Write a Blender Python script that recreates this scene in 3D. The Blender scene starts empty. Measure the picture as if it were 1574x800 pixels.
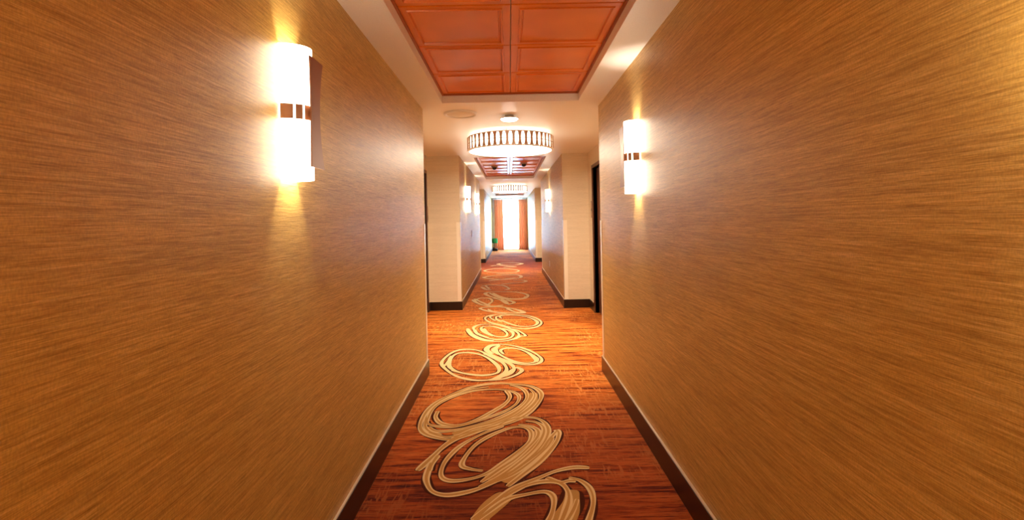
import bpy, math, random
from mathutils import Vector

random.seed(7)
S = bpy.context.scene
C = S.collection

# ------------------------------------------------------------------ camera
F_PX, W_PX, H_PX = 770.0, 1574.0, 800.0      # focal length and frame in photo pixels
VPX, VPY = 783.0, 338.5                       # vanishing point of the corridor
CAM_H = 1.44
ROLL = math.radians(1.15)
cd = bpy.data.cameras.new('camera')
cam = bpy.data.objects.new('camera', cd)
C.objects.link(cam)
cam.location = (0, 0, CAM_H)
cam.rotation_euler = (math.radians(90), ROLL, 0)
cd.sensor_width = 36.0
cd.lens = 36.0 * F_PX / W_PX
cd.shift_x = (W_PX / 2 - VPX) / W_PX
cd.shift_y = -(H_PX / 2 - VPY) / W_PX
cd.clip_start = 0.02
S.camera = cam

# ------------------------------------------------------------------ daylight outside the end window
w = bpy.data.worlds.new('World'); S.world = w
w.use_nodes = True
bg = w.node_tree.nodes['Background']
bg.inputs['Color'].default_value = (0.42, 0.73, 1.0, 1)
bg.inputs['Strength'].default_value = 15.0

vs = S.view_settings
vs.view_transform = 'Standard'
vs.look = 'None'
vs.gamma = 1.0
vs.use_curve_mapping = False
vs.exposure = 1.72

WARM = (1.0, 0.92, 0.80)
SCONCE_EMIT, SCONCE_BULB = 5.4, 3.4
DRUM_EMIT, SHADE_EMIT = 10.0, 1.3


# ------------------------------------------------------------------ helpers
class MB:
    """collects faces, builds ONE mesh object"""
    def __init__(self):
        self.v, self.f, self.m = [], [], []

    def quad(self, a, b, c, d, mi=0):
        n = len(self.v)
        self.v += [a, b, c, d]
        self.f.append((n, n + 1, n + 2, n + 3)); self.m.append(mi)

    def box(self, x0, x1, y0, y1, z0, z1, mi=0):
        n = len(self.v)
        self.v += [(x0, y0, z0), (x1, y0, z0), (x1, y1, z0), (x0, y1, z0),
                   (x0, y0, z1), (x1, y0, z1), (x1, y1, z1), (x0, y1, z1)]
        for f in ((0, 3, 2, 1), (4, 5, 6, 7), (0, 1, 5, 4), (1, 2, 6, 5), (2, 3, 7, 6), (3, 0, 4, 7)):
            self.f.append(tuple(n + i for i in f)); self.m.append(mi)
        return self

    def lathe(self, prof, seg=32, cx=0, cy=0, a0=0, a1=2 * math.pi, closed=True):
        """prof: list of (r, z)"""
        n = len(self.v)
        full = closed
        k = seg if full else seg + 1
        for i in range(k):
            a = a0 + (a1 - a0) * i / seg
            for r, z in prof:
                self.v.append((cx + r * math.cos(a), cy + r * math.sin(a), z))
        p = len(prof)
        for i in range(seg):
            j = (i + 1) % k
            for q in range(p - 1):
                self.f.append((n + i * p + q, n + j * p + q, n + j * p + q + 1, n + i * p + q + 1)); self.m.append(0)
        return self

    def prism(self, pts, axis, t0, t1, mi=0):
        """pts: 2D outline; axis 'x','y','z' is the extrusion direction"""
        def P(p, t):
            if axis == 'x': return (t, p[0], p[1])
            if axis == 'y': return (p[0], t, p[1])
            return (p[0], p[1], t)
        n = len(self.v); k = len(pts)
        self.v += [P(p, t0) for p in pts] + [P(p, t1) for p in pts]
        self.f.append(tuple(range(n + k - 1, n - 1, -1))); self.m.append(mi)
        self.f.append(tuple(range(n + k, n + 2 * k))); self.m.append(mi)
        for i in range(k):
            j = (i + 1) % k
            self.f.append((n + i, n + j, n + k + j, n + k + i)); self.m.append(mi)
        return self

    def mesh(self, name):
        me = bpy.data.meshes.new(name)
        me.from_pydata(self.v, [], self.f)
        for p, mi in zip(me.polygons, self.m):
            p.material_index = mi
        me.update()
        return me

    def build(self, name, mats, parent=None, smooth=False, bevel=0):
        import bmesh
        me = self.mesh(name)
        bm = bmesh.new(); bm.from_mesh(me)
        bmesh.ops.remove_doubles(bm, verts=bm.verts, dist=1e-6)
        bmesh.ops.recalc_face_normals(bm, faces=bm.faces)
        bm.to_mesh(me); bm.free()
        if not isinstance(mats, (list, tuple)): mats = [mats]
        for m in mats: me.materials.append(m)
        if smooth:
            for p in me.polygons: p.use_smooth = True
        o = bpy.data.objects.new(name, me)
        C.objects.link(o)
        if parent: o.parent = parent
        if bevel:
            b = o.modifiers.new('bevel', 'BEVEL'); b.width = bevel; b.segments = 2; b.limit_method = 'ANGLE'
        return o


def tag(o, label=None, cat=None, group=None, kind=None):
    if label: o['label'] = label
    if cat: o['category'] = cat
    if group: o['group'] = group
    if kind: o['kind'] = kind
    return o


def empty(name, loc, rz=0):
    o = bpy.data.objects.new(name, None); C.objects.link(o)
    o.empty_display_size = 0.05
    o.location = loc; o.rotation_euler = (0, 0, rz)
    return o


def copy_tree(o, parent=None):
    c = o.copy(); C.objects.link(c)
    if parent: c.parent = parent
    for ch in list(o.children):
        copy_tree(ch, c)
    return c


# ------------------------------------------------------------------ materials
def mat(name, color=(0.5, 0.5, 0.5), rough=0.5, metal=0.0, spec=0.5, coat=0.0):
    m = bpy.data.materials.new(name); m.use_nodes = True
    b = m.node_tree.nodes['Principled BSDF']
    b.inputs['Base Color'].default_value = (*color, 1)
    b.inputs['Roughness'].default_value = rough
    b.inputs['Metallic'].default_value = metal
    b.inputs['Specular IOR Level'].default_value = spec
    b.inputs['Coat Weight'].default_value = coat
    return m


def nt(m):
    return m.node_tree.nodes, m.node_tree.links, m.node_tree.nodes['Principled BSDF']


def emit(name, color, strength):
    m = bpy.data.materials.new(name); m.use_nodes = True
    n, l = m.node_tree.nodes, m.node_tree.links
    n.remove(n['Principled BSDF'])
    e = n.new('ShaderNodeEmission')
    e.inputs['Color'].default_value = (*color, 1); e.inputs['Strength'].default_value = strength
    l.new(e.outputs[0], n['Material Output'].inputs[0])
    return m


def scaled_noise(n, l, scale, detail=4.0, rough=0.6, loc=(0, 0, 0), dist=0.0, rot=(0, 0, 0)):
    tc = n.new('ShaderNodeTexCoord'); mp = n.new('ShaderNodeMapping')
    mp.inputs['Scale'].default_value = scale; mp.inputs['Location'].default_value = loc
    mp.inputs['Rotation'].default_value = rot
    no = n.new('ShaderNodeTexNoise')
    no.inputs['Scale'].default_value = 1.0; no.inputs['Detail'].default_value = detail
    no.inputs['Roughness'].default_value = rough; no.inputs['Distortion'].default_value = dist
    l.new(tc.outputs['Object'], mp.inputs['Vector']); l.new(mp.outputs[0], no.inputs['Vector'])
    return no.outputs['Fac']


def ramp(n, l, fac, stops):
    r = n.new('ShaderNodeValToRGB')
    el = r.color_ramp.elements
    el[0].position, el[0].color = stops[0][0], (*stops[0][1], 1)
    el[1].position, el[1].color = stops[-1][0], (*stops[-1][1], 1)
    for p, c in stops[1:-1]:
        e = el.new(p); e.color = (*c, 1)
    l.new(fac, r.inputs['Fac'])
    return r.outputs['Color']


def mix(n, l, fac, a, b, mode='MIX'):
    x = n.new('ShaderNodeMix'); x.data_type = 'RGBA'; x.blend_type = mode
    if isinstance(fac, (int, float)): x.inputs[0].default_value = fac
    else: l.new(fac, x.inputs[0])
    for s, v in ((6, a), (7, b)):
        if isinstance(v, tuple): x.inputs[s].default_value = (*v, 1)
        else: l.new(v, x.inputs[s])
    return x.outputs[2]


def bump(n, l, bsdf, height, strength, dist):
    b = n.new('ShaderNodeBump'); b.inputs['Strength'].default_value = strength; b.inputs['Distance'].default_value = dist
    l.new(height, b.inputs['Height']); l.new(b.outputs[0], bsdf.inputs['Normal'])


def wall_material(name='woven_wallcovering', tones=((0.43, 0.235, 0.040), (0.60, 0.362, 0.074), (0.76, 0.50, 0.150)), weight=1.0):
    m = mat(name, (0.45, 0.24, 0.08), 0.45, spec=0.42)
    n, l, b = nt(m)
    s1 = scaled_noise(n, l, (5, 5, 190), 3.0, 0.68)
    s2 = scaled_noise(n, l, (22, 22, 420), 2.0, 0.6, (3, 1, 7))
    s3 = scaled_noise(n, l, (1.2, 1.2, 26), 3.0, 0.6, (9, 4, 2))
    weave = scaled_noise(n, l, (260, 260, 120), 1.0, 0.5, (1, 5, 2))
    c1 = ramp(n, l, s1, [(0.30, tones[0]), (0.5, tones[1]), (0.72, tones[2])])
    c2 = ramp(n, l, s2, [(0.28, (0.74, 0.70, 0.62)), (0.5, (1, 1, 1)), (0.75, (1.12, 1.14, 1.2))])
    c3 = ramp(n, l, s3, [(0.3, (0.86, 0.84, 0.8)), (0.7, (1.08, 1.08, 1.08))])
    c4 = ramp(n, l, weave, [(0.3, (0.82, 0.82, 0.82)), (0.7, (1.12, 1.12, 1.12))])
    c = mix(n, l, weight, c1, c2, 'MULTIPLY'); c = mix(n, l, weight, c, c3, 'MULTIPLY'); c = mix(n, l, 0.7, c, c4, 'MULTIPLY')
    l.new(c, b.inputs['Base Color'])
    b.inputs['Sheen Weight'].default_value = 0.05
    b.inputs['Sheen Roughness'].default_value = 0.35
    b.inputs['Sheen Tint'].default_value = (1.0, 0.88, 0.66, 1)
    bump(n, l, b, s2, 0.25, 0.002)
    return m


def carpet_material():
    m = mat('carpet_pile', (0.4, 0.12, 0.02), 0.85, spec=0.07)
    n, l, b = nt(m)
    streak = scaled_noise(n, l, (1.6, 16, 1), 5.0, 0.72, (2.3, 0.6, 0))
    fine = scaled_noise(n, l, (7, 75, 1), 3.0, 0.7, (5, 2, 0))
    big = scaled_noise(n, l, (0.55, 0.42, 1), 2.0, 0.5, (0.4, 3.35, 0))
    c1 = ramp(n, l, streak, [(0.30, (0.06, 0.008, 0.003)), (0.40, (0.26, 0.040, 0.005)),
                             (0.49, (0.66, 0.17, 0.018)), (0.68, (0.88, 0.33, 0.065))])
    c2 = ramp(n, l, fine, [(0.30, (0.30, 0.22, 0.18)), (0.5, (1, 1, 1)), (0.72, (1.3, 1.35, 1.4))])
    c = mix(n, l, 1.0, c1, c2, 'MULTIPLY')
    # pale scribbled strokes woven diagonally into the pile
    scr = scaled_noise(n, l, (34, 5.5, 1), 2.0, 0.55, (7, 1, 0), 1.6, (0, 0, math.radians(38)))
    where = scaled_noise(n, l, (1.1, 1.1, 1), 2.0, 0.5, (1, 8, 0))
    s1 = ramp(n, l, scr, [(0.55, (0, 0, 0)), (0.61, (1, 1, 1))])
    s2 = ramp(n, l, where, [(0.42, (0, 0, 0)), (0.56, (0.8, 0.8, 0.8))])
    s = mix(n, l, 1.0, s1, s2, 'MULTIPLY')
    c = mix(n, l, s, c, (0.80, 0.33, 0.08))
    d = ramp(n, l, big, [(0.34, (0.68, 0.60, 0.56)), (0.54, (1.2, 1.2, 1.2))])
    c = mix(n, l, 1.0, c, d, 'MULTIPLY')
    tc = n.new('ShaderNodeTexCoord'); sx = n.new('ShaderNodeSeparateXYZ'); l.new(tc.outputs['Object'], sx.inputs[0])
    wob = n.new('ShaderNodeMath'); wob.operation = 'MULTIPLY_ADD'; wob.inputs[1].default_value = 2.2; l.new(big, wob.inputs[0]); l.new(sx.outputs['Y'], wob.inputs[2])
    sn = n.new('ShaderNodeMath'); sn.operation = 'MULTIPLY_ADD'; sn.inputs[1].default_value = 2 * math.pi / 14.0; sn.inputs[2].default_value = -(3.2) * 2 * math.pi / 14.0; l.new(wob.outputs[0], sn.inputs[0])
    co = n.new('ShaderNodeMath'); co.operation = 'COSINE'; l.new(sn.outputs[0], co.inputs[0])
    band = n.new('ShaderNodeMath'); band.operation = 'MULTIPLY_ADD'; band.inputs[1].default_value = .5; band.inputs[2].default_value = .5; l.new(co.outputs[0], band.inputs[0])
    bd = ramp(n, l, band.outputs[0], [(0.74, (1, 1, 1)), (0.90, (0.68, 0.52, 0.45)), (0.99, (0.40, 0.24, 0.18))])
    c = mix(n, l, 1.0, c, bd, 'MULTIPLY')
    pile = scaled_noise(n, l, (420, 420, 1), 1.0, 0.5)
    c5 = ramp(n, l, pile, [(0.3, (0.72, 0.72, 0.72)), (0.7, (1.2, 1.2, 1.2))])
    c = mix(n, l, 0.8, c, c5, 'MULTIPLY')
    l.new(c, b.inputs['Base Color'])
    b.inputs['Sheen Weight'].default_value = 0.06
    b.inputs['Sheen Roughness'].default_value = 0.4
    b.inputs['Sheen Tint'].default_value = (1.0, 0.75, 0.55, 1)
    bump(n, l, b, pile, 0.35, 0.003)
    return m


def yarn(name, c0, c1):
    m = mat(name, c0, 0.95, spec=0.04)
    n, l, b = nt(m)
    p = scaled_noise(n, l, (330, 330, 1), 1.0, 0.5)
    l.new(ramp(n, l, p, [(0.3, c0), (0.7, c1)]), b.inputs['Base Color'])
    bump(n, l, b, p, 0.3, 0.002)
    return m


def copper_material():
    m = mat('copper_lacquer', (0.75, 0.17, 0.008), 0.45, metal=0.0, spec=0.2, coat=0.5)
    n, l, b = nt(m)
    p = scaled_noise(n, l, (240, 240, 240), 2.0, 0.6)
    q = scaled_noise(n, l, (2.2, 2.2, 1), 2.0, 0.5, (4, 1, 0))
    c = ramp(n, l, p, [(0.3, (0.66, 0.135, 0.002)), (0.7, (0.84, 0.205, 0.004))])
    d = ramp(n, l, q, [(0.35, (0.85, 0.8, 0.8)), (0.65, (1.05, 1.08, 1.05))])
    l.new(mix(n, l, 1.0, c, d, 'MULTIPLY'), b.inputs['Base Color'])
    b.inputs['Coat Roughness'].default_value = 0.30
    b.inputs['Coat IOR'].default_value = 1.55
    bump(n, l, b, p, 0.05, 0.001)
    return m


def paint_material():
    m = mat('cream_ceiling_paint', (0.80, 0.68, 0.54), 0.42, spec=0.4)
    n, l, b = nt(m)
    p = scaled_noise(n, l, (130, 130, 130), 2.0, 0.6)
    l.new(ramp(n, l, p, [(0.3, (0.84, 0.77, 0.67)), (0.7, (0.89, 0.83, 0.74))]), b.inputs['Base Color'])
    bump(n, l, b, p, 0.06, 0.001)
    return m


def wood_material(name, c0, c1, rough):
    m = mat(name, c0, rough, spec=0.5)
    n, l, b = nt(m)
    p = scaled_noise(n, l, (30, 30, 2.0), 4.0, 0.6)
    l.new(ramp(n, l, p, [(0.3, c0), (0.7, c1)]), b.inputs['Base Color'])
    return m


def curtain_material():
    m = mat('orange_drapery', (0.62, 0.22, 0.10), 0.8, spec=0.2)
    n, l, b = nt(m)
    p = scaled_noise(n, l, (300, 300, 40), 2.0, 0.6)
    c = ramp(n, l, p, [(0.3, (0.70, 0.34, 0.21)), (0.7, (0.82, 0.44, 0.29))])
    l.new(c, b.inputs['Base Color'])
    t = n.new('ShaderNodeBsdfTranslucent'); l.new(c, t.inputs[0])
    ms = n.new('ShaderNodeMixShader'); ms.inputs[0].default_value = 0.35
    l.new(b.outputs[0], ms.inputs[1]); l.new(t.outputs[0], ms.inputs[2]); l.new(ms.outputs[0], n['Material Output'].inputs[0])
    return m


def sheer_material():
    m = bpy.data.materials.new('sheer_voile'); m.use_nodes = True
    n, l = m.node_tree.nodes, m.node_tree.links
    n.remove(n['Principled BSDF'])
    t = n.new('ShaderNodeBsdfTranslucent'); t.inputs[0].default_value = (0.95, 0.96, 0.97, 1)
    tr = n.new('ShaderNodeBsdfTransparent'); tr.inputs[0].default_value = (1, 1, 1, 1)
    ms = n.new('ShaderNodeMixShader'); ms.inputs[0].default_value = 0.5
    l.new(t.outputs[0], ms.inputs[1]); l.new(tr.outputs[0], ms.inputs[2])
    l.new(ms.outputs[0], n['Material Output'].inputs[0])
    return m


M = dict(
    wall=wall_material(),
    recess=wall_material('brightened_recess_wall', ((0.72, 0.60, 0.42), (0.76, 0.64, 0.46), (0.80, 0.68, 0.50)), 0.35), carpet=carpet_material(), copper=copper_material(), paint=paint_material(),
    cream=yarn('cream_yarn', (0.72, 0.50, 0.23), (0.90, 0.69, 0.36)),
    tan=yarn('tan_yarn', (0.50, 0.26, 0.07), (0.62, 0.34, 0.11)),
    outline=yarn('dark_brown_yarn', (0.05, 0.012, 0.006), (0.10, 0.022, 0.008)),
    base=wood_material('espresso_base', (0.009, 0.004, 0.003), (0.018, 0.007, 0.005), 0.3),
    bead=mat('pale_bead', (0.68, 0.54, 0.38), 0.4),
    guard=mat('beige_corner_guard', (0.86, 0.76, 0.60), 0.35),
    doorwood=wood_material('dark_walnut_door', (0.10, 0.034, 0.015), (0.17, 0.062, 0.028), 0.35),
    frame=wood_material('dark_door_frame', (0.08, 0.030, 0.015), (0.14, 0.055, 0.028), 0.35),
    bronze=mat('brushed_bronze', (0.48, 0.29, 0.18), 0.42, metal=0.55),
    panel=mat('copper_brown_panel', (0.34, 0.17, 0.10), 0.42, metal=0.35),
    bronze_dark=mat('dark_bronze', (0.20, 0.11, 0.07), 0.4, metal=0.6),
    glow=emit('lit_opal_acrylic', (1.0, 0.86, 0.66), SCONCE_EMIT),
    drumglow=emit('lit_drum_acrylic', (1.0, 0.86, 0.66), DRUM_EMIT),
    shadeglow=emit('lit_shade_acrylic', (1.0, 0.88, 0.70), SHADE_EMIT),
    spot=emit('lit_downlight_lens', (1.0, 0.93, 0.82), 8.0),
    endpaint=mat('grey_end_wall_paint', (0.42, 0.42, 0.41), 0.6),
    copper_shade=mat('shaded_copper_angle', (0.36, 0.075, 0.006), 0.4),
    white=mat('white_plastic', (0.82, 0.77, 0.70), 0.4),
    grille=mat('off_white_grille', (0.74, 0.66, 0.55), 0.5),
    black=mat('black_plastic', (0.02, 0.02, 0.022), 0.3),
    steel=mat('satin_steel', (0.6, 0.57, 0.53), 0.3, metal=0.9),
    winframe=mat('white_window_frame', (0.82, 0.83, 0.84), 0.35),
    curtain=curtain_material(), sheer=sheer_material(),
    green=mat('emerald_fabric', (0.02, 0.42, 0.14), 0.7),
    plaque=wood_material('brown_sign_face', (0.22, 0.10, 0.05), (0.32, 0.16, 0.08), 0.4),
)
gl = bpy.data.materials.new('window_glass'); gl.use_nodes = True
_n, _l = gl.node_tree.nodes, gl.node_tree.links
_n.remove(_n['Principled BSDF'])
_t = _n.new('ShaderNodeBsdfTransparent'); _g = _n.new('ShaderNodeBsdfGlossy'); _g.inputs['Roughness'].default_value = 0.02
_x = _n.new('ShaderNodeMixShader'); _x.inputs[0].default_value = 0.06
_l.new(_t.outputs[0], _x.inputs[1]); _l.new(_g.outputs[0], _x.inputs[2]); _l.new(_x.outputs[0], _n['Material Output'].inputs[0])
M['glass'] = gl

# ------------------------------------------------------------------ plan of the corridor (metres)
CEIL = 2.50
LX1, RX1 = -0.797, 0.858        # first stretch
LX2, RX2 = -0.797, 0.868        # second stretch
LX3, RX3 = -0.840, 0.872        # third stretch
LR, RR = -1.32, 1.285           # recess walls
Y0, YA, YB, YC, YD, YE = -3.6, 4.72, 8.10, 13.60, 17.00, 24.0
OUT = 2.1
TOPZ = 2.8
TX0, TX1 = -0.580, 0.640        # tray
TRAYS = [(-0.43, 4.49), (8.42, 12.83), (17.4, 21.8)]
TILE_Z = 2.576

# floor ------------------------------------------------------------
floor = tag(MB().box(-OUT, OUT, Y0 - 0.2, YE + 0.3, -0.1, 0).build('floor', M['carpet']), kind='structure')

# walls ------------------------------------------------------------
DL = (7.02, 7.93, 2.20)         # left door opening y0, y1, height
DR = (6.72, 7.62, 2.20)


def side_wall(name, s, x1, x2, x3, xr, door):
    b = MB()
    def bx(xa, y0, y1, z0=0, z1=CEIL):
        lo, hi = sorted((xa, s * OUT)); b.box(lo, hi, y0, y1, z0, z1)
    bx(x1, Y0, YA)
    bx(xr, YA, door[0]); bx(xr, door[1], YB); bx(xr, door[0], door[1], door[2], CEIL)
    lo, hi = sorted((xr + s * 0.16, s * OUT)); b.box(lo, hi, door[0], door[1], 0, door[2])
    bx(x2, YB, YC)
    bx(xr, YC, YD)
    bx(x3, YD, YE)
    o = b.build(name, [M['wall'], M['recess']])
    for p in o.data.polygons:                      # paler tones paint the brighter light on alcove walls and returns
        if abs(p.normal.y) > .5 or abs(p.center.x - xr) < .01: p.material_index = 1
    return tag(o, kind='structure')


side_wall('wall_left', -1, LX1, LX2, LX3, LR, DL)
side_wall('wall_right', 1, RX1, RX2, RX3, RR, DR)
tag(MB().box(-OUT, OUT, Y0 - 0.2, Y0, 0, CEIL).build('wall_back', M['wall']), kind='structure')

# end wall with window opening
WX0, WX1, WZ0, WZ1 = -0.62, 0.70, 0.06, 2.42
b = MB()
b.box(-OUT, WX0, YE, YE + 0.2, 0, CEIL); b.box(WX1, OUT, YE, YE + 0.2, 0, CEIL)
b.box(WX0, WX1, YE, YE + 0.2, 0, WZ0); b.box(WX0, WX1, YE, YE + 0.2, WZ1, CEIL)
tag(b.build('wall_end', M['endpaint']), kind='structure')
win = tag(empty('window_1', ((WX0 + WX1) / 2, YE + 0.1, WZ0)), kind='structure')
hw, hh = (WX1 - WX0) / 2, WZ1 - WZ0
b = MB()
for x0, x1, z0, z1 in ((-hw, -hw + .05, 0, hh), (hw - .05, hw, 0, hh), (-hw, hw, 0, .05), (-hw, hw, hh - .05, hh), (-.02, .02, 0, hh)):
    b.box(x0, x1, -.03, .03, z0, z1)
b.build('window_frame', M['winframe'], win)
for x0, x1 in ((-hw + .05, -.02), (.02, hw - .05)):
    MB().box(x0, x1, -.004, .004, .05, hh - .05).build('pane', M['glass'], win)

# ceiling with three sunken trays --------------------------------------
b = MB()
ys = [Y0 - 0.2] + [v for t in TRAYS for v in t] + [YE + 0.2]
for i in range(0, len(ys), 2):
    b.box(-OUT, OUT, ys[i], ys[i + 1], CEIL, 2.62)
for y0, y1 in TRAYS:
    b.box(-OUT, TX0, y0, y1, CEIL, 2.62); b.box(TX1, OUT, y0, y1, CEIL, 2.62)
b.box(-OUT, OUT, Y0 - 0.2, YE + 0.2, 2.62, TOPZ)
ceiling = tag(b.build('ceiling', M['paint']), kind='structure')


def tile_mesh():
    """one stamped metal square: flat rim, raised moulding, panel"""
    h = 0.303
    rings = [(h, 0.028), (h, 0.003), (h - .006, 0.0), (h - .044, 0.0), (h - .048, -.007), (h - .055, -.007), (h - .060, 0.004), (h - .066, 0.004), (h - .070, 0.0)]
    v, f = [], []
    for r, z in rings:
        v += [(-r, -r, z), (r, -r, z), (r, r, z), (-r, r, z)]
    for i in range(len(rings) - 1):
        for k in range(4):
            f.append((i * 4 + k, i * 4 + (k + 1) % 4, i * 4 + 4 + (k + 1) % 4, i * 4 + 4 + k))
    n = (len(rings) - 1) * 4
    f.append((n, n + 1, n + 2, n + 3)); f.append((3, 2, 1, 0))
    me = bpy.data.meshes.new('ceiling_tile'); me.from_pydata(v, [], f)
    import bmesh
    bm = bmesh.new(); bm.from_mesh(me); bmesh.ops.recalc_face_normals(bm, faces=bm.faces); bm.to_mesh(me); bm.free()
    me.materials.append(M['copper'])
    return me


tm = tile_mesh()
for ti, (y0, y1) in enumerate(TRAYS):
    rows = 8 if ti == 0 else 7
    pitch = (y1 - y0 - 0.04) / rows
    for r in range(rows):
        for c in range(2):
            o = bpy.data.objects.new('ceiling_tile', tm); C.objects.link(o); o.parent = ceiling
            o.location = (TX0 + 0.305 + 0.61 * c, y0 + 0.02 + pitch * (r + .5), TILE_Z)
            o.scale = (1, (pitch - 0.006) / 0.606, 1)
    # slim copper angle around the tray's top edge, darkened as a painted shadow gap
    b = MB()
    b.box(TX0, TX0 + .014, y0, y1, TILE_Z - .012, TILE_Z + .01); b.box(TX1 - .014, TX1, y0, y1, TILE_Z - .012, TILE_Z + .01)
    b.box(TX0, TX1, y0, y0 + .02, TILE_Z - .012, TILE_Z + .01); b.box(TX0, TX1, y1 - .02, y1, TILE_Z - .012, TILE_Z + .01)
    b.build('tray_edge_angle', M['copper_shade'], ceiling)

# baseboards ------------------------------------------------------------
BH, BT = 0.138, 0.014


def baseboard(name, s, x1, x2, x3, xr, door):
    base, bead = MB(), MB()
    def run_y(x, y0, y1):
        lo, hi = sorted((x, x - s * BT)); base.box(lo, hi, y0, y1, 0, BH)
        lo, hi = sorted((x, x - s * (BT - .003))); bead.box(lo, hi, y0, y1, BH, BH + .006)
    def run_x(y, xa, xb, d):
        lo, hi = sorted((y, y + d * BT)); a, c = sorted((xa, xb))
        base.box(a, c, lo, hi, 0, BH)
        lo, hi = sorted((y, y + d * (BT - .003))); bead.box(a, c, lo, hi, BH, BH + .005)
    run_y(x1, Y0, YA + BT); run_x(YA, x1, xr, 1)
    run_y(xr, YA, door[0] - .055); run_y(xr, door[1] + .055, YB)
    run_x(YB, x2 - s * BT, xr, -1); run_y(x2, YB, YC + BT); run_x(YC, x2, xr, 1)
    run_y(xr, YC, YD); run_x(YD, x3 - s * BT, xr, -1); run_y(x3, YD, YE)
    o = tag(base.build(name, M['base']), kind='structure')
    bead.build('top_bead', M['bead'], o)
    return o


baseboard('baseboard_left', -1, LX1, LX2, LX3, LR, DL)
baseboard('baseboard_right', 1, RX1, RX2, RX3, RR, DR)
be = MB(); be.box(LX3, WX0 - .02, YE - BT, YE, 0, BH); be.box(WX1 + .02, RX3, YE - BT, YE, 0, BH)
tag(be.build('baseboard_end', M['base']), kind='structure')

# corner guards (trim) ------------------------------------------------------------
GZ = 1.42
k = 0
for s, x, y, d in ((-1, LX1, YA, 1), (1, RX1, YA, 1), (-1, LX2, YB, -1), (1, RX2, YB, -1),
                   (-1, LX2, YC, 1), (1, RX2, YC, 1), (-1, LX3, YD, -1), (1, RX3, YD, -1)):
    k += 1
    b = MB(); t, wd = .004, .062
    lo, hi = sorted((x, x - s * t)); y0, y1 = sorted((y + d * t, y - d * wd)); b.box(lo, hi, y0, y1, BH + .006, GZ)
    lo, hi = sorted((x - s * t, x + s * wd)); y0, y1 = sorted((y, y + d * t)); b.box(lo, hi, y0, y1, BH + .006, GZ)
    tag(b.build('trim_%d' % k, M['guard']), kind='structure')


# doors ------------------------------------------------------------
def door(name, s, xr, dr):
    y0, y1, h = dr
    root = tag(empty(name, (xr, (y0 + y1) / 2, 0)), kind='structure')
    hw = (y1 - y0) / 2
    def bx(b, a, c, ya, yb, z0, z1):       # a, c measured outward into the corridor
        lo, hi = sorted((-s * a, -s * c)); return b.box(lo, hi, ya, yb, z0, z1)
    f = MB()
    bx(f, -.16, .018, -hw - .05, -hw, 0, h + .05); bx(f, -.16, .018, hw, hw + .05, 0, h + .05); bx(f, -.16, .018, -hw, hw, h, h + .05)
    f.build('door_frame', M['frame'], root)
    d = bx(MB(), -.10, -.055, -hw + .003, hw - .003, .008, h - .003)
    for z0, z1 in ((.25, .95), (1.12, 2.0)):
        bx(d, -.055, -.049, -hw + .15, hw - .15, z0, z1)
    slab = d.build('door_leaf', M['doorwood'], root)
    hd = bx(MB(), -.055, -.045, -hw + .05, -hw + .11, .95, 1.17); bx(hd, -.045, -.005, -hw + .07, -hw + .09, 1.04, 1.06)
    bx(hd, -.005, .008, -hw + .07, -hw + .20, 1.04, 1.06)
    hd.build('handle', M['steel'], slab)
    return root


door('door_1', -1, LR, DL)
door('door_2', 1, RR, DR)


# ------------------------------------------------------------------ carpet motif: woven loops traced on the floor plane
def floor_pt(px, py):
    dx, dy = px - VPX, py - VPY
    c, s_ = math.cos(ROLL), math.sin(ROLL)
    ux, uy = dx * c - dy * s_, dx * s_ + dy * c
    y = F_PX * CAM_H / uy
    return (ux * y / F_PX, y)


def catmull(pts, closed, n=9):
    out = []; k = len(pts)
    seg = k if closed else k - 1
    for i in range(seg):
        P = [pts[(i + j) % k] if closed else pts[min(max(i + j, 0), k - 1)] for j in (-1, 0, 1, 2)]
        for q in range(n):
            t = q / n
            out.append(tuple(0.5 * (2 * P[1][a] + (P[2][a] - P[0][a]) * t + (2 * P[0][a] - 5 * P[1][a] + 4 * P[2][a] - P[3][a]) * t * t
                                    + (3 * P[1][a] - P[0][a] - 3 * P[2][a] + P[3][a]) * t ** 3) for a in (0, 1)))
    if not closed: out.append(pts[-1])
    return out


def ribbon(b, line, closed, width, z, mi):
    k = len(line); L, R_ = [], []
    for i in range(k):
        p0 = line[(i - 1) % k] if closed else line[max(i - 1, 0)]
        p1 = line[(i + 1) % k] if closed else line[min(i + 1, k - 1)]
        tx, ty = p1[0] - p0[0], p1[1] - p0[1]
        ln = math.hypot(tx, ty) or 1
        wd = width / 2 * (1 + .22 * math.sin(i * .23 + width * 900))
        if not closed:
            e = min(i, k - 1 - i)
            if e < 3: wd *= (0.55, 0.85, 0.95)[e]
        nx, ny = -ty / ln * wd, tx / ln * wd
        L.append((line[i][0] + nx, line[i][1] + ny)); R_.append((line[i][0] - nx, line[i][1] - ny))
    for i in range(k if closed else k - 1):
        j = (i + 1) % k
        b.quad((*R_[i], z), (*R_[j], z), (*L[j], z), (*L[i], z), mi)
        b.quad((*L[i], z), (*L[j], z), (*L[j], 0), (*L[i], 0), mi)
        b.quad((*R_[j], z), (*R_[i], z), (*R_[i], 0), (*R_[j], 0), mi)


def A(pts): return [(630 + x / 3.477, 570 + y / 3.477) for x, y in pts]
def B(pts): return [(660 + x / 6.667, 480 + y / 6.667) for x, y in pts]
def D(pts): return [(700 + x / 7.62, 385 + y / 7.62) for x, y in pts]


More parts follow.
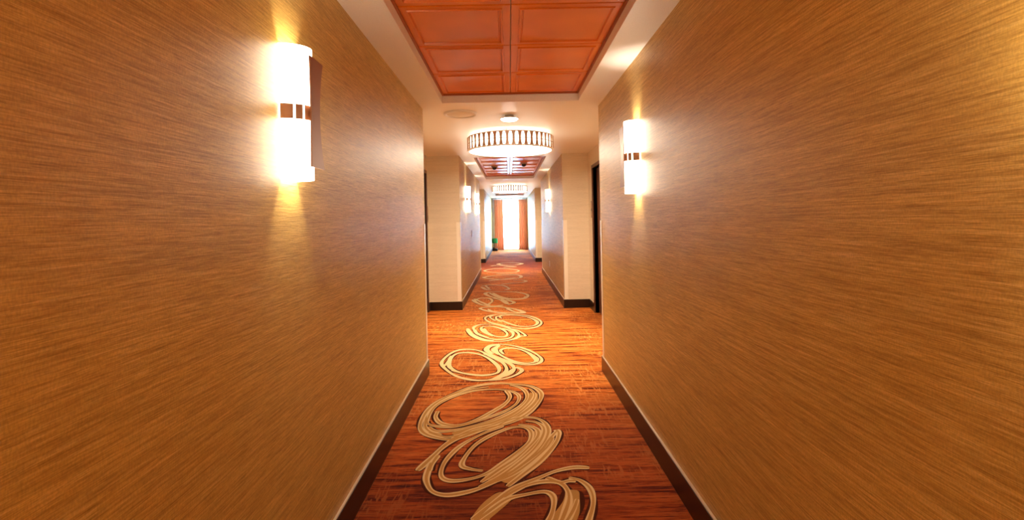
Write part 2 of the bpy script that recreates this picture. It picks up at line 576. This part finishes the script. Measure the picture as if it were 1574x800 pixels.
MOTIFS = [
 (A, .033, [
  (0, [(960,522),(880,520),(780,540),(680,580),(560,630),(470,690),(390,760),(320,840),(290,930),(330,1010),(450,1040)]),
  (0, [(345,815),(430,750),(520,690),(620,665),(720,650),(765,675),(768,730),(745,800),(690,880),(600,950),(480,990),(390,960),(370,880),(420,800)]),
  (0, [(500,680),(600,625),(700,597),(790,598),(838,635),(850,690),(830,760),(790,840),(710,930),(600,1010)]),
  (0, [(850,575),(910,590),(960,630),(980,690),(970,760),(930,860),(850,960),(720,1060)]),
  (2, [(870,640),(860,720),(820,800),(740,890)]),
  (2, [(520,660),(430,735),(350,820)]),
  (0, [(895,690),(875,745),(830,820),(760,910)]),
  (0, [(730,575),(800,600),(850,592),(885,590)]),
  (0, [(330,800),(420,730),(520,665),(630,610)]),
 ]),
 (A, .033, [
  (0, [(40,538),(95,485),(170,420),(240,372),(340,332),(450,305),(520,270),(600,252),(680,258),(728,290),(738,340),(700,410),(620,490),(520,560),(420,612),(320,648),(200,668),(120,648),(88,590),(98,535),(112,495)]),
  (0, [(390,538),(330,530),(280,512),(292,470),(350,400),(440,345),(540,308),(610,305),(648,330),(640,380),(580,435),(500,495),(420,548),(330,580),(220,592),(168,566),(182,500),(240,430),(310,380),(400,335),(500,298)]),
  (0, [(370,625),(470,575),(570,505),(660,425),(706,360),(716,310),(680,280),(620,270)]),
  (0, [(400,615),(500,565),(600,508),(700,430),(745,370),(785,325)]),
  (0, [(520,622),(600,560),(700,480),(775,395),(796,340),(782,318)]),
  (0, [(440,602),(540,562),(640,495),(730,415),(765,360)]),
  (0, [(380,600),(480,530),(570,470),(660,385),(688,335),(660,305),(580,290)]),
  (2, [(420,590),(520,535),(620,460),(690,380),(710,320)]),
  (2, [(480,590),(580,530),(680,450),(755,370)]),
  (0, [(150,455),(120,500),(105,540)]),
  (0, [(55,528),(130,455),(215,378),(310,345)]),
 ]),
 (A, .032, [
  (1, [(55,300),(78,240),(130,182),(220,132),(330,90),(450,70),(560,74),(650,87),(698,117),(698,155),(660,205),(600,250),(520,285),(420,308),(330,338),(230,370),(150,362),(80,338)]),
  (1, [(92,270),(130,200),(210,150),(330,112),(450,102),(540,112),(583,138),(570,178),(510,218),(420,252),(320,285),(230,303),(150,300),(105,290)]),
  (0, [(150,218),(138,252),(170,285),(250,296),(340,272),(430,228),(505,182),(535,142),(515,108)]),
  (0, [(100,302),(140,325),(230,322),(340,297),(450,264),(560,212),(618,162),(624,122),(590,92),(535,78)]),
  (0, [(100,332),(200,357),(320,332),(440,292),(560,242),(638,182),(668,132),(640,98)]),
  (0, [(62,270),(96,212),(180,152),(300,107),(420,88)]),
  (0, [(210,375),(330,320),(450,290),(540,255)]),
  (2, [(240,350),(360,310),(480,275),(590,225),(650,170),(660,120)]),
  (0, [(88,250),(82,300),(110,330),(170,345)]),
 ]),
 (B, .034, [
  (1, [(125,530),(182,452),(280,398),(400,384),(520,402),(620,452),(738,512),(788,570),(778,618),(700,668),(600,700),(450,700),(300,668),(195,610)]),
  (1, [(215,492),(270,434),(380,418),(500,433),(600,473),(688,540),(716,590),(688,628),(560,652),(400,638),(275,608),(205,558)]),
  (0, [(600,700),(760,688),(880,650),(948,602),(900,572),(850,592),(790,640),(690,690)]),
  (0, [(560,430),(680,470),(780,510),(850,550),(868,592),(830,632),(740,668)]),
  (0, [(225,600),(350,630),(500,650),(640,640)]),
  (0, [(150,560),(200,500),(230,450)]),
 ]),
 (B, .034, [
  (1, [(572,392),(612,348),(700,332),(830,342),(960,372),(1080,422),(1150,482),(1118,528),(1000,543),(880,528),(760,490),(640,440)]),
  (0, [(760,432),(730,395),(790,372),(900,378),(1000,412),(1068,462),(1088,508),(1000,528),(880,512),(780,470),(700,420),(682,372),(720,342)]),
  (0, [(650,430),(602,392),(632,354),(720,338)]),
  (0, [(720,440),(650,392),(690,352)]),
  (0, [(1050,440),(1110,480),(1090,515)]),
 ]),
 (B, .036, [
  (0, [(382,185),(430,240),(530,285),(650,303),(780,298),(880,273),(918,240),(890,202),(800,162),(690,132),(560,127),(480,142),(452,172),(500,222),(600,265)]),
  (0, [(560,172),(600,212),(680,250),(770,254),(798,225),(760,187),(690,158),(600,147),(532,162),(560,207),(650,250)]),
  (0, [(390,170),(440,230),(560,280),(660,295)]),
  (0, [(740,168),(838,197),(858,235),(820,268),(720,283),(620,273),(500,230),(462,182)]),
  (0, [(820,172),(910,192),(985,243),(930,250),(880,280)]),
 ]),
 (B, .036, [
  (1, [(572,70),(602,42),(700,24),(850,26),(1000,37),(1100,67),(1148,110),(1100,153),(980,173),(850,160),(730,132),(620,106)]),
  (0, [(740,66),(722,46),(800,32),(950,42),(1060,72),(1108,110),(1060,143),(930,148),(820,120),(740,86)]),
  (0, [(740,100),(690,75),(690,47),(760,31)]), (0, [(600,100),(700,130),(820,160)]), (0, [(680,90),(640,70),(622,50),(660,35)]),
 ]),
 (D, .040, [
  (1, [(292,680),(380,667),(500,662),(620,677),(740,702),(798,733),(700,738),(560,733),(430,720),(332,702)]),
  (0, [(380,690),(450,723),(600,743)]), (0, [(600,682),(680,718),(760,733)]),
 ]),
 (D, .040, [
  (0, [(210,580),(240,610),(330,645),(450,655),(560,645)]), (0, [(250,577),(300,562),(400,567),(430,600),(380,638)]),
  (0, [(222,570),(290,602),(400,650)]), (0, [(440,562),(520,582),(590,620),(640,638)]), (0, [(540,572),(610,620)]), (0, [(600,582),(688,613),(620,638)]),
 ]),
 (D, .042, [
  (1, [(352,515),(400,492),(550,487),(720,492),(838,520),(838,553),(760,573),(600,573),(450,555)]),
  (0, [(440,502),(520,545),(640,568),(790,563),(835,540)]), (0, [(400,502),(480,545),(590,573)]),
 ]),
 (D, .044, [
  (0, [(302,430),(360,460),(420,465)]), (0, [(310,420),(420,407),(540,412),(600,430),(628,453),(580,463)]), (0, [(350,415),(400,455)]),
  (0, [(540,400),(650,387),(780,377),(828,362),(780,352),(680,352)]),
 ]),
 (D, .048, [
  (1, [(332,320),(430,302),(600,292),(740,292),(768,318),(700,333),(550,343),(400,335)]), (0, [(390,360),(520,345),(700,325)]),
 ]),
 (D, .055, [
  (1, [(342,240),(450,217),(600,217),(738,235),(700,258),(550,263),(420,258)]), (0, [(480,275),(600,280),(740,280)]),
 ]),
 (D, .06, [(0, [(412,185),(500,177),(620,187),(700,195),(560,200)])]),
 (D, .065, [(1, [(502,160),(620,147),(778,155),(700,173),(560,173)])]),
]
zi = 0
for conv, wd, strokes in MOTIFS:
    mb = MB()
    for closed, pts in strokes:
        zi += 1
        line = [floor_pt(*p) for p in catmull(conv(pts), closed)]
        k_ = random.uniform(.95, 1.25) * wd * (1.35 if conv is D else 1.0)
        e = (zi % 12) * 0.00002
        if closed == 2:                                   # broad tan area between the strokes
            line = [floor_pt(*p) for p in catmull(conv(pts), 0)]
            ribbon(mb, line, 0, k_ * 2.6 + .016, .0012 + e, 0); ribbon(mb, line, 0, k_ * 2.6, .0018 + e, 2)
            continue
        ribbon(mb, line, closed, k_ + (.006 if conv is D else .016), .0012 + e, 0)
        ribbon(mb, line, closed, k_, .0022 + e, 1)
        if conv is A: ribbon(mb, line, closed, k_ * .42, .0028 + e, 2)
    me = mb.mesh('swirl_motif')
    for m_ in (M['outline'], M['cream'], M['tan']): me.materials.append(m_)
    o = bpy.data.objects.new('swirl_motif', me); C.objects.link(o); o.parent = floor


# ------------------------------------------------------------------ drum ceiling light
def make_drum():
    root = empty('drum_ceiling_light', (0, 0, 0))
    R_, zt, zb = 0.525, -0.052, -0.212
    MB().lathe([(R_ - .022, zt), (R_ - .022, zb + .004)], 64).build('shade', M['shadeglow'], root, True)
    MB().lathe([(.0001, zb + .012), (R_ - .026, zb + .012), (R_ - .026, zb + .016), (.0001, zb + .016)], 48).build('light_blocker', M['white'], root)  # added hidden disc, keeps the bottom diffuser's light off the ceiling
    MB().lathe([(0.0001, zb), (R_ - .03, zb), (R_ - .022, zb + .004), (0.0001, zb + .008)], 64).build('bottom_diffuser', M['drumglow'], root)
    MB().lathe([(R_ - .024, zb - .006), (R_ + .004, zb - .006), (R_ + .004, zb + .008), (R_ - .024, zb + .008), (R_ - .024, zb - .006)], 64).build('bottom_rim', M['white'], root)
    MB().lathe([(R_ - .014, zt - .004), (R_ - .004, zt - .004), (R_ - .004, zt + .004), (R_ - .014, zt + .004), (R_ - .014, zt - .004)], 64).build('top_ring', M['bronze'], root)
    zm = (zt + zb) / 2 + .003
    MB().lathe([(R_ - .012, zm - .003), (R_ - .004, zm - .003), (R_ - .004, zm + .003), (R_ - .012, zm + .003), (R_ - .012, zm - .003)], 64).build('middle_ring', M['bronze_dark'], root)
    MB().lathe([(0.0001, 0), (.09, 0), (.09, -.02), (.0001, -.024)], 24).build('canopy', M['white'], root)
    for i in range(3):
        a = 2 * math.pi * i / 3 + .4
        MB().lathe([(.006, 0), (.006, -.2)], 8, .36 * math.cos(a), .36 * math.sin(a)).build('hanger_rod', M['steel'], root)
    # hourglass slats
    pts = []
    H = (zt - zb) - .006
    for i in range(9):
        t = i / 8 * 2 - 1
        pts.append((.0120 + .0130 * t * t, t * H / 2))
    outline = pts + [(-x, z) for x, z in reversed(pts)]
    sb = MB().prism(outline, 'x', -.003, .003)
    proto = sb.build('slat', M['bronze'], root)
    N = 46
    for i in range(N):
        a = 2 * math.pi * i / N
        o = proto if i == 0 else proto.copy()
        if i: C.objects.link(o); o.parent = root
        o.location = (R_ * math.cos(a), R_ * math.sin(a), zm - .003); o.rotation_euler = (0, 0, a)
    return root


drum = make_drum()
tag(drum, 'large round drum ceiling light with hourglass bronze slats, nearest in the corridor', 'ceiling light', 'drum ceiling lights')
drum.location = (0.03, 6.15, CEIL)
for y, lab in ((15.0, 'smaller-looking distant drum ceiling light just above the bright end window'),
               (-2.75, 'unseen drum ceiling light added behind the viewpoint to light the near walls')):  # unseen lamp, added to brighten the near walls
    d = copy_tree(drum); d.location = (0.03, y, CEIL); d['label'] = lab


# ------------------------------------------------------------------ wall sconces
def make_sconce():
    """origin on the wall at mid height, +X out of the wall"""
    root = empty('wall_sconce', (0, 0, 0))
    hz, a, p = .238, .070, .088
    def shell(rx, ry, z0, z1, t, n=20, t0=0.0, t1=1.0):
        b = MB(); nn = len(b.v)
        rows = []
        for i in range(n + 1):
            th = -math.pi / 2 + math.pi * (t0 + (t1 - t0) * i / n)
            rows.append(((rx * math.cos(th), ry * math.sin(th)), ((rx - t) * math.cos(th), (ry - t) * math.sin(th))))
        for i in range(n):
            (o0, i0), (o1, i1) = rows[i], rows[i + 1]
            b.quad((*o0, z0), (*o1, z0), (*o1, z1), (*o0, z1)); b.quad((*i1, z0), (*i0, z0), (*i0, z1), (*i1, z1))
            b.quad((*o0, z1), (*o1, z1), (*i1, z1), (*i0, z1)); b.quad((*o1, z0), (*o0, z0), (*i0, z0), (*i1, z0))
        for i in (0, n):
            o0, i0 = rows[i]
            b.quad((*o0, z0), (*o0, z1), (*i0, z1), (*i0, z0))
        return b
    MB().box(0, .006, -.055, .055, -.20, .20).build('back_plate', M['white'], root)
    shell(p, a, -hz, hz, .004).build('diffuser', M['glow'], root, False)
    for t0, t1 in ((.02, .17), (.20, .29), (.32, .48), (.52, .68), (.71, .80), (.83, .98)):
        shell(p + .005, a + .005, -.026, .026, .004, 8, t0, t1).build('band_piece', M['bronze'], root)
    # hourglass front panel, slightly bowed
    b = MB(); n = 12
    for i in range(n):
        def row(j):
            t = j / n * 2 - 1
            return t * .196, .040 + .020 * t * t, p + .009 + .006 * t * t
        z0, w0, x0 = row(i); z1, w1, x1 = row(i + 1)
        th = .005
        b.quad((x0 + th, -w0, z0), (x0 + th, w0, z0), (x1 + th, w1, z1), (x1 + th, -w1, z1))
        b.quad((x0, w0, z0), (x0, -w0, z0), (x1, -w1, z1), (x1, w1, z1))
        b.quad((x0, -w0, z0), (x0 + th, -w0, z0), (x1 + th, -w1, z1), (x1, -w1, z1))
        b.quad((x0 + th, w0, z0), (x0, w0, z0), (x1, w1, z1), (x1 + th, w1, z1))
        if i == 0: b.quad((x0, -w0, z0), (x0, w0, z0), (x0 + th, w0, z0), (x0 + th, -w0, z0))
        if i == n - 1: b.quad((x1, -w1, z1), (x1 + th, -w1, z1), (x1 + th, w1, z1), (x1, w1, z1))
    b.build('front_panel', M['panel'], root)
    for s in (-1, 1):
        ld = bpy.data.lights.new('bulb_light', 'POINT'); ld.energy = SCONCE_BULB; ld.color = WARM; ld.shadow_soft_size = .018
        lo = bpy.data.objects.new('bulb_light', ld); C.objects.link(lo); lo.parent = root; lo.location = (.040, 0, s * .11)
    return root


SZ = CAM_H + .398
sconce = make_sconce()
spots = [
    (-1, LX1, 1.82, 'large bronze-fronted wall sconce in the foreground on the left wall'),
    (1, RX1, 3.32, 'wall sconce on the near right wall before the recess'),
    (1, RX1, 0.66, 'wall sconce at the right edge beside the viewpoint'),
    (-1, LX2, 9.25, 'nearer of the two left wall sconces between the first and second recess'),
    (-1, LX2, 11.9, 'farther of the two left wall sconces between the first and second recess'),
    (1, RX2, 10.7, 'only right wall sconce between the two recesses, above the low outlet'),
    (-1, LX3, 18.9, 'farthest left wall sconce near the end window'),
    (1, RX3, 18.4, 'farthest right wall sconce near the end window'),
    (-1, LX1, -0.9, 'unseen left wall sconce added behind the viewpoint for light on the near walls'),  # added out of view to help light the near stretch
]
for i, (s, x, y, lab) in enumerate(spots):
    o = sconce if i == 0 else copy_tree(sconce)
    o.location = (x, y, SZ); o.rotation_euler = (0, 0, 0 if s < 0 else math.pi)
    tag(o, lab, 'wall sconce', 'bronze and opal wall sconces')

# ------------------------------------------------------------------ small ceiling fittings
# round speaker grille
sp = empty('ceiling_speaker', (-.46, 4.93, CEIL))
tag(sp, 'round off-white speaker grille on the ceiling left of the small downlight', 'speaker')
MB().lathe([(.165, 0), (.165, -.014), (.155, -.022), (.140, -.019), (.138, -.008)], 40).build('rim', M['white'], sp, True)
MB().lathe([(.139, -.008), (.08, -.020), (.0001, -.024)], 40).build('grille', M['grille'], sp, True)
# downlight
dl = empty('downlight', (.02, 5.08, CEIL))
tag(dl, 'small bell-shaped white downlight in front of the drum light', 'ceiling light')
MB().lathe([(.030, 0), (.034, -.008), (.060, -.016), (.092, -.028), (.096, -.034), (.088, -.036)], 36).build('bell', M['white'], dl, True)
MB().lathe([(.088, -.035), (.070, -.050), (.035, -.058), (.0001, -.060)], 36).build('lens', M['spot'], dl, True)
b = MB(); b.box(-.045, -.020, -.012, .012, -.012, 0); b.box(.020, .045, -.012, .012, -.012, 0)
b.build('clip', M['white'], dl)
# domes hanging from the second tray
for x, y, lab in ((-.29, 10.45, 'left of two small dark dome detectors on the far coffered ceiling'),
                  (.31, 9.95, 'right of two small dark dome detectors on the far coffered ceiling')):
    d = tag(empty('dome_detector', (x, y, TILE_Z - .006)), lab, 'detector', 'dark dome detectors')
    MB().lathe([(.0001, .004), (.066, .004), (.066, -.012), (.055, -.026), (.0001, -.026)], 24).build('base_ring', M['bronze'], d)
    MB().lathe([(.046, -.024), (.046, -.046), (.034, -.066), (.016, -.076), (.0001, -.078)], 24).build('dome', M['black'], d, True)
# sprinkler on the flat ceiling in front of the end tray
spk = tag(empty('sprinkler', (-.27, 17.15, CEIL)), 'tiny dark sprinkler head under the far ceiling by the window', 'sprinkler')
MB().lathe([(.0001, 0), (.045, 0), (.04, -.008), (.0001, -.010)], 16).build('escutcheon', M['white'], spk)
MB().lathe([(.010, -.008), (.010, -.045), (.032, -.048), (.032, -.052), (.0001, -.052)], 12).build('head', M['black'], spk)


# ------------------------------------------------------------------ wall fittings
def plate(name, s, x, y, z, w_, h_, lab, cat, m, holes):
    root = tag(empty(name, (x, y, z), 0 if s < 0 else math.pi), lab, cat)
    MB().box(0, .010, -w_ / 2, w_ / 2, -h_ / 2, h_ / 2).build('cover_plate', m, root, bevel=.003)
    for nm, y0, y1, z0, z1, mm in holes:
        MB().box(.010, .014, y0, y1, z0, z1).build(nm, mm, root)
    return root


plate('thermostat', -1, LX2, 10.5, 1.17, .085, .135, 'small white thermostat on the left wall below the two paired sconces', 'thermostat', M['white'],
      [('display', -.028, .028, .012, .045, M['grille']), ('button', -.02, .02, -.04, -.02, M['grille'])])
plate('wall_outlet', 1, RX2, 11.0, .46, .075, .12, 'beige electrical outlet low on the right wall', 'outlet', M['white'],
      [('socket', -.018, .018, .008, .042, M['grille']), ('socket', -.018, .018, -.042, -.008, M['grille'])])
plate('room_sign', -1, LR, 8.035, 1.56, .085, .26, 'narrow brown room sign beside the left door', 'sign', M['plaque'],
      [('sign_panel', -.03, .03, .02, .10, M['bronze']), ('sign_panel', -.03, .03, -.10, -.02, M['bronze_dark'])])
plate('room_sign', 1, RR, 7.76, 1.58, .11, .26, 'brown room sign beside the right door', 'sign', M['plaque'],
      [('sign_panel', -.04, .04, .03, .10, M['bronze']), ('sign_panel', -.04, .04, -.02, .01, M['bronze_dark']), ('sign_panel', -.04, .04, -.10, -.05, M['bronze'])])


# ------------------------------------------------------------------ end window curtains
def drape(name, x0, x1, y, z0, z1, m, folds, amp, lab, cat, taper=0.0, thick=.006):
    b = MB(); n, r = folds * 8, 10
    def P(i, j):
        t = i / n; q = j / r
        x = x0 + (x1 - x0) * t + taper * (1 - q) * (t - .5)
        return (x, y + amp * math.sin(2 * math.pi * folds * t) * (0.75 + .25 * (1 - q)), z0 + (z1 - z0) * q)
    for i in range(n):
        for j in range(r):
            b.quad(P(i, j), P(i + 1, j), P(i + 1, j + 1), P(i, j + 1))
    o = b.build(name, m, None, True)
    s_ = o.modifiers.new('thickness', 'SOLIDIFY'); s_.thickness = thick
    return tag(o, lab, cat)


drape('curtain', -.70, -.30, YE - .13, .03, 2.42, M['curtain'], 7, .035, 'pleated orange curtain on the left of the end window', 'curtain', .03)
drape('curtain', .44, .85, YE - .13, .03, 2.42, M['curtain'], 7, .035, 'pleated orange curtain on the right of the end window', 'curtain', .03)
drape('sheer_curtain', -.34, .48, YE - .05, .04, 2.42, M['sheer'], 10, .018, 'glowing white sheer curtain across the end window', 'curtain', 0, .001)
rod = tag(empty('curtain_rod', (.02, YE - .09, 2.45)), 'white curtain track above the end window', 'curtain rod')
MB().box(-.80, .80, -.06, .06, -.02, .02).build('track', M['winframe'], rod, bevel=.004)
for x in (-.6, .6):
    MB().box(x - .02, x + .02, .06, .09, -.02, .045).build('bracket', M['winframe'], rod)

# small green stool at the end of the left wall
st = tag(empty('green_stool', (-.70, 23.45, 0)), 'small emerald-topped stool on a dark base left of the window', 'stool')
MB().lathe([(.0001, .37), (.115, .37), (.13, .40), (.13, .56), (.112, .595), (.0001, .60)], 24).build('cushion', M['green'], st, True)
MB().lathe([(.028, .08), (.028, .37)], 12).build('stem', M['bronze'], st, True)
MB().lathe([(.0001, 0), (.125, 0), (.125, .10), (.10, .125), (.0001, .13)], 24).build('base', M['black'], st, True)
